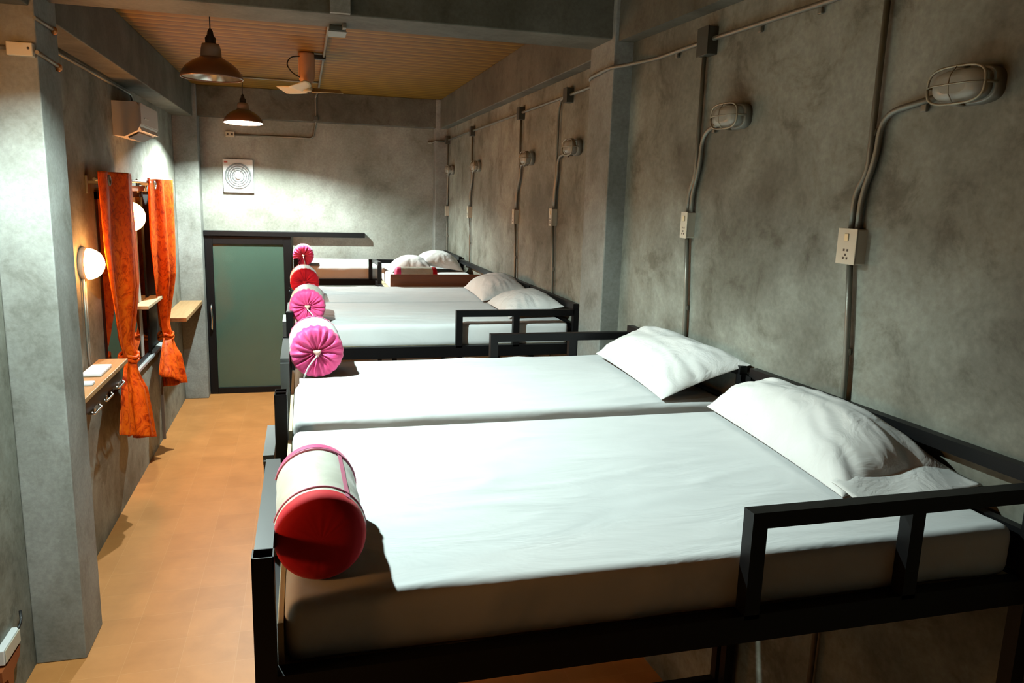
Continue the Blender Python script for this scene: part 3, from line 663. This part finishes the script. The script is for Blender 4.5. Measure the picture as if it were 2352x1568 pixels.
# pillows: four bottom corners, height of crown
def pillow(label, c, T_, seed, wr=.006, pinch=.06, flap=None, bottom=.25):
    c = [Vector(p) for p in c]
    n = (c[1] - c[0]).cross(c[3] - c[0]).normalized()
    if n.z < 0: n = -n
    def P(u, v, side):
        a, d = u * 2 - 1, v * 2 - 1
        uu = .5 + a / 2 * (1 - pinch * (1 - d * d) * 0 - pinch * .9 * (1 - abs(d) ** 2.2) * abs(a) ** 3 * -0 )
        p = c[0].lerp(c[1], u).lerp(c[3].lerp(c[2], u), v); ctr = (c[0] + c[1] + c[2] + c[3]) / 4
        # edges bow inwards between the corners
        pin = pinch * ((abs(a) ** 4) * (1 - d * d) + (abs(d) ** 4) * (1 - a * a))
        p = p.lerp(ctr + (p - ctr) * 1.0, 1); p = p + (ctr - p) * pin
        h = (max(0, 1 - abs(a) ** 2.6) ** .62) * (max(0, 1 - abs(d) ** 2.6) ** .62)
        e = (1 - abs(a)) * (1 - abs(d)); edge = max(abs(a), abs(d))
        # creases running in from the corners and the sides
        w = noise.noise(Vector((a * 2.2, d * 2.2, seed))) * .9 + .6 * noise.noise(Vector((a * 5, d * 5, seed + 3)))
        an = math.atan2(d, a); cr = noise.noise(Vector((math.cos(an) * 5, math.sin(an) * 5, edge * 1.2 + seed))) * (edge ** 2) * 1.6
        big = noise.noise(Vector((a * 1.1 + d * .8, d * 1.4, seed + 7)))
        if side > 0: p = p + n * (T_ * h * (1 + .16 * big) + wr * (w + cr * 1.2) * min(1, h * 3))
        else: p = p - n * (T_ * bottom * h * .35)
        return p
    b = new(); N = 70
    grid(b, N, N, lambda u, v: P(.5 + math.sin((u - .5) * PI) / 2, .5 + math.sin((v - .5) * PI) / 2, 1))
    grid(b, N, N, lambda u, v: P(.5 + math.sin((u - .5) * PI) / 2, .5 + math.sin((v - .5) * PI) / 2, -1))
    bmesh.ops.remove_doubles(b, verts=b.verts[:], dist=1e-4); bmesh.ops.recalc_face_normals(b, faces=b.faces[:])
    if not flap:
        return single('pillow', b, PILLOW, label, 'pillow', tuple(sum(c, Vector()) / 4), 'white pillows')
    T = Thing('pillow', label, 'pillow', tuple(sum(c, Vector()) / 4), 'white pillows')
    T.part('cushion', b, PILLOW)
    f = [Vector(p) for p in flap]
    def F(u, v):
        p = f[0].lerp(f[1], u).lerp(f[3].lerp(f[2], u), v)
        return p + Vector((0, 0, .016 * math.sin(PI * u) * (1 - v) + .006 * math.sin(u * 9 + v * 3) * (1 - v * .3)))
    b = new(); grid(b, 30, 12, F); o = T.part('case_flap', b, PILLOW, 'loose open end of the pillowcase'); md = o.modifiers.new('s', 'SOLIDIFY'); md.thickness = .004
    return T
ZT = 1.678
pillow('large white pillow nearest the camera with its loose case end open',
       [(1.465, 1.72, ZT + .012), (1.875, 1.74, ZT + .05), (1.775, 2.62, 1.765), (1.56, 2.66, ZT + .015)], .15, 1.3, .010, .05,
       flap=[(1.47, 1.78, ZT + .035), (1.865, 1.80, ZT + .06), (1.885, 1.655, ZT + .045), (1.475, 1.625, ZT + .005)])
pillow('white pillow on the second mattress leaning on the wall rail', [(1.43, 2.80, ZT + .010), (1.815, 2.76, 1.835), (1.765, 3.62, 1.835), (1.47, 3.66, ZT + .03)], .115, 4.7, .009, .05)
ZB = 1.708
pillow('white pillow on the third mattress, nearer of the middle pair', [(1.30, 4.80, ZB + .008), (1.68, 4.78, 1.79), (1.68, 5.42, 1.80), (1.30, 5.44, ZB + .02)], .10, 8.2, .007, .05)
pillow('white pillow against the brown board end, farther of the middle pair', [(1.30, 5.58, ZB + .008), (1.68, 5.62, 1.785), (1.68, 6.35, 1.80), (1.32, 6.40, ZB + .02)], .125, 3.1, .007, .05)
pillow('left white pillow of the two behind the brown board', [(.865, 7.85, ZB), (1.30, 7.85, ZB + .01), (1.30, 8.28, ZB + .05), (.88, 8.28, ZB + .03)], .13, 6.4, .006, .04)
pillow('right white pillow of the two behind the brown board, the taller one', [(1.19, 7.95, ZB + .07), (1.64, 7.96, ZB), (1.60, 8.36, ZB + .06), (1.19, 8.36, ZB + .12)], .13, 9.9, .006, .04)

# bolsters
def bolster(label, x, y, z, r, L, ang, near, far, body, seam=False, tie=False, rib=0, roll=0., axis='Y'):
    T = Thing('bolster', label, 'bolster', (x, y, z - r), 'rolled bolster cushions')
    M = Matrix.Translation((x, y, z)) @ (Matrix.Rotation(ang, 4, 'Z') if axis == 'Y' else Matrix.Rotation(PI / 2, 4, 'Z'))
    def fin(b): bmesh.ops.transform(b, matrix=M, verts=b.verts[:]); return b
    n = 96
    def wb(r_, h, a):
        w_ = noise.noise(Vector((math.cos(a) * 2, math.sin(a) * 2, h * 12 + x * 9 + y)))
        return r_ * (1 + .018 * w_), h
    pr = [(r * .985, .012)] + [(r * (1 + .012 * math.sin(i * 1.3)), .012 + (L - .024) * i / 14) for i in range(1, 14)] + [(r * .985, L - .012)]
    body_o = T.part('body', fin(lathe(new(), pr, (0, 0, 0), 'Y', n, wob=wb)), body)
    def cap(m, y0, sgn, gather):
        def wo(r_, h, a):
            k = r_ / r; amp = (.016 if gather else .0003) * math.sin(min(1, k) * PI) ** .7 * r / .11
            s_ = (.55 if gather else 1) * math.sin(a * 17 + 4.5 * noise.noise(Vector((math.cos(a) * 2, math.sin(a) * 2, y)))) * .6 + 1.0 * noise.noise(Vector((math.cos(a) * 6, math.sin(a) * 6, k * 2 + y)))
            return r_ * (1 + (.012 * math.sin(a * 22) if gather else 0)), h + sgn * -amp * s_
        ph = [(1.005, .045), (1.012, .02), (.99, .002), (.93, -.010), (.80, -.017), (.62, -.019), (.42, -.016), (.25, -.008), (.12, .0), (0, .006)] if gather else \
             [(1.008, .03), (1.012, .012), (.985, -.003), (.90, -.012), (.70, -.018), (.45, -.021), (.2, -.022), (0, -.022)]
        b = lathe(new(), [(r * k, y0 + sgn * h) for k, h in ph], (0, 0, 0), 'Y', 132, wob=wo)
        return fin(b)
    cap_o = T.part('end_cap', cap(near[0], 0, 1, near[1]), near[0], near[2])
    T.part('end_cap', cap(far[0], L, -1, far[1]), far[0], far[2])
    for yy in ((.045, L - .045) if rib else ()):
        b = new(); tube(b, [(r * 1.01 * math.cos(t), yy, r * 1.01 * math.sin(t)) for t in [k * 2 * PI / 60 for k in range(61)]], .0035, 6); T.part('piping', fin(b), BLUSH, None, body_o)
    if seam:
        b = new(); t = seam
        def S(u, v): tt = t + (v - .5) * .13; return Vector(((r * 1.022) * math.cos(tt), .02 + (L - .04) * u, (r * 1.022) * math.sin(tt)))
        grid(b, 12, 3, S); T.part('seam_band', fin(b), BLUSH, 'pink seam band', body_o)
    if near[1]:
        b = new(); lathe(b, [(0, -.016), (r * .10, -.014), (r * .14, -.004), (r * .1, .008), (0, .01)], (0, -.012, 0), 'Y', 16, wob=lambda r_, h, a: (r_ * (1 + .25 * math.sin(3 * a)), h))
        T.part('gather_knot', fin(b), KNOTM if tie else near[0], None, cap_o)
    if tie:
        sx = tie; b = new(); tube(b, fillet([(0, -.028, -r * .08), (sx * r * .35, -.034, -r * .5), (sx * r * .52, -.030, -r * .93)], .03), .0035, 6); T.part('drawstring', fin(b), RIBBON, 'white ribbon', cap_o)
    return T
bolster('cream bolster with a red end lying on the nearest mattress', .022, 1.565, ZT + .096, .096, .345, .02, (RED, False, 'red satin end'), (PINK, False, 'pink satin end'), CREAM, seam=.92, rib=1)
bolster('white bolster with a gathered pink end on the second mattress', .047, 3.445, ZT + .114, .116, .32, .03, (PINK, True, 'gathered pink end'), (PINK, True, 'gathered pink end'), WHITEC, tie=-1)
bolster('white bolster with a gathered pink end on the third mattress', .012, 4.71, ZB + .104, .106, .32, -.02, (PINK, True, 'gathered pink end'), (PINK, True, 'gathered pink end'), CREAM, tie=1)
bolster('cream bolster with a red end before the far gap, on the fourth mattress', .0, 6.02, ZB + .104, .107, .34, .02, (RED, True, 'red satin end'), (RED, False, 'red satin end'), CREAM)
bolster('small looking pink ended bolster on the farthest mattress, under the door track', -.01, 8.52, ZB + .106, .110, .32, .0, (PINK, True, 'gathered pink end'), (PINK, True, 'gathered pink end'), WHITEC, tie=.3)
bolster('cream bolster with red and pink ends lying crosswise behind the brown board', 1.155, 6.93, ZB + .070, .072, .345, 0, (RED, False, 'red satin end'), (PINK, False, 'pink satin end'), CREAM, axis='X')

# ------------------------------------------------------------------ camera, world, view
cam = bpy.data.cameras.new('camera'); co = bpy.data.objects.new('camera', cam); COL.objects.link(co); SC.camera = co
cam.sensor_width = 36; cam.sensor_fit = 'HORIZONTAL'; cam.lens = 1744.94 / 2352 * 36; cam.clip_start = .02; cam.clip_end = 60
yaw, pit, rol = .269506457, .187390262, -.0308149213
fw = Vector((math.sin(yaw) * math.cos(pit), math.cos(yaw) * math.cos(pit), -math.sin(pit))); rt = Vector((math.cos(yaw), -math.sin(yaw), 0)); dn = fw.cross(rt)
rt2 = rt * math.cos(rol) + dn * math.sin(rol); dn2 = -rt * math.sin(rol) + dn * math.cos(rol)
R = Matrix((rt2, -dn2, -fw)).transposed()
co.matrix_world = Matrix.Translation((0, 0, 2.5)) @ R.to_4x4()
wd = bpy.data.worlds.new('world'); SC.world = wd; wd.use_nodes = True
wd.node_tree.nodes['Background'].inputs[0].default_value = (.02, .022, .025, 1); wd.node_tree.nodes['Background'].inputs[1].default_value = 1.
vs = SC.view_settings; vs.view_transform = 'Standard'; vs.look = 'None'; vs.exposure = .34; vs.gamma = 1.; vs.use_curve_mapping = False
SC.cycles.use_denoising = True
SC.cycles.max_bounces = 8; SC.cycles.diffuse_bounces = 1; SC.cycles.transparent_max_bounces = 12
SC.cycles.sample_clamp_indirect = 4.
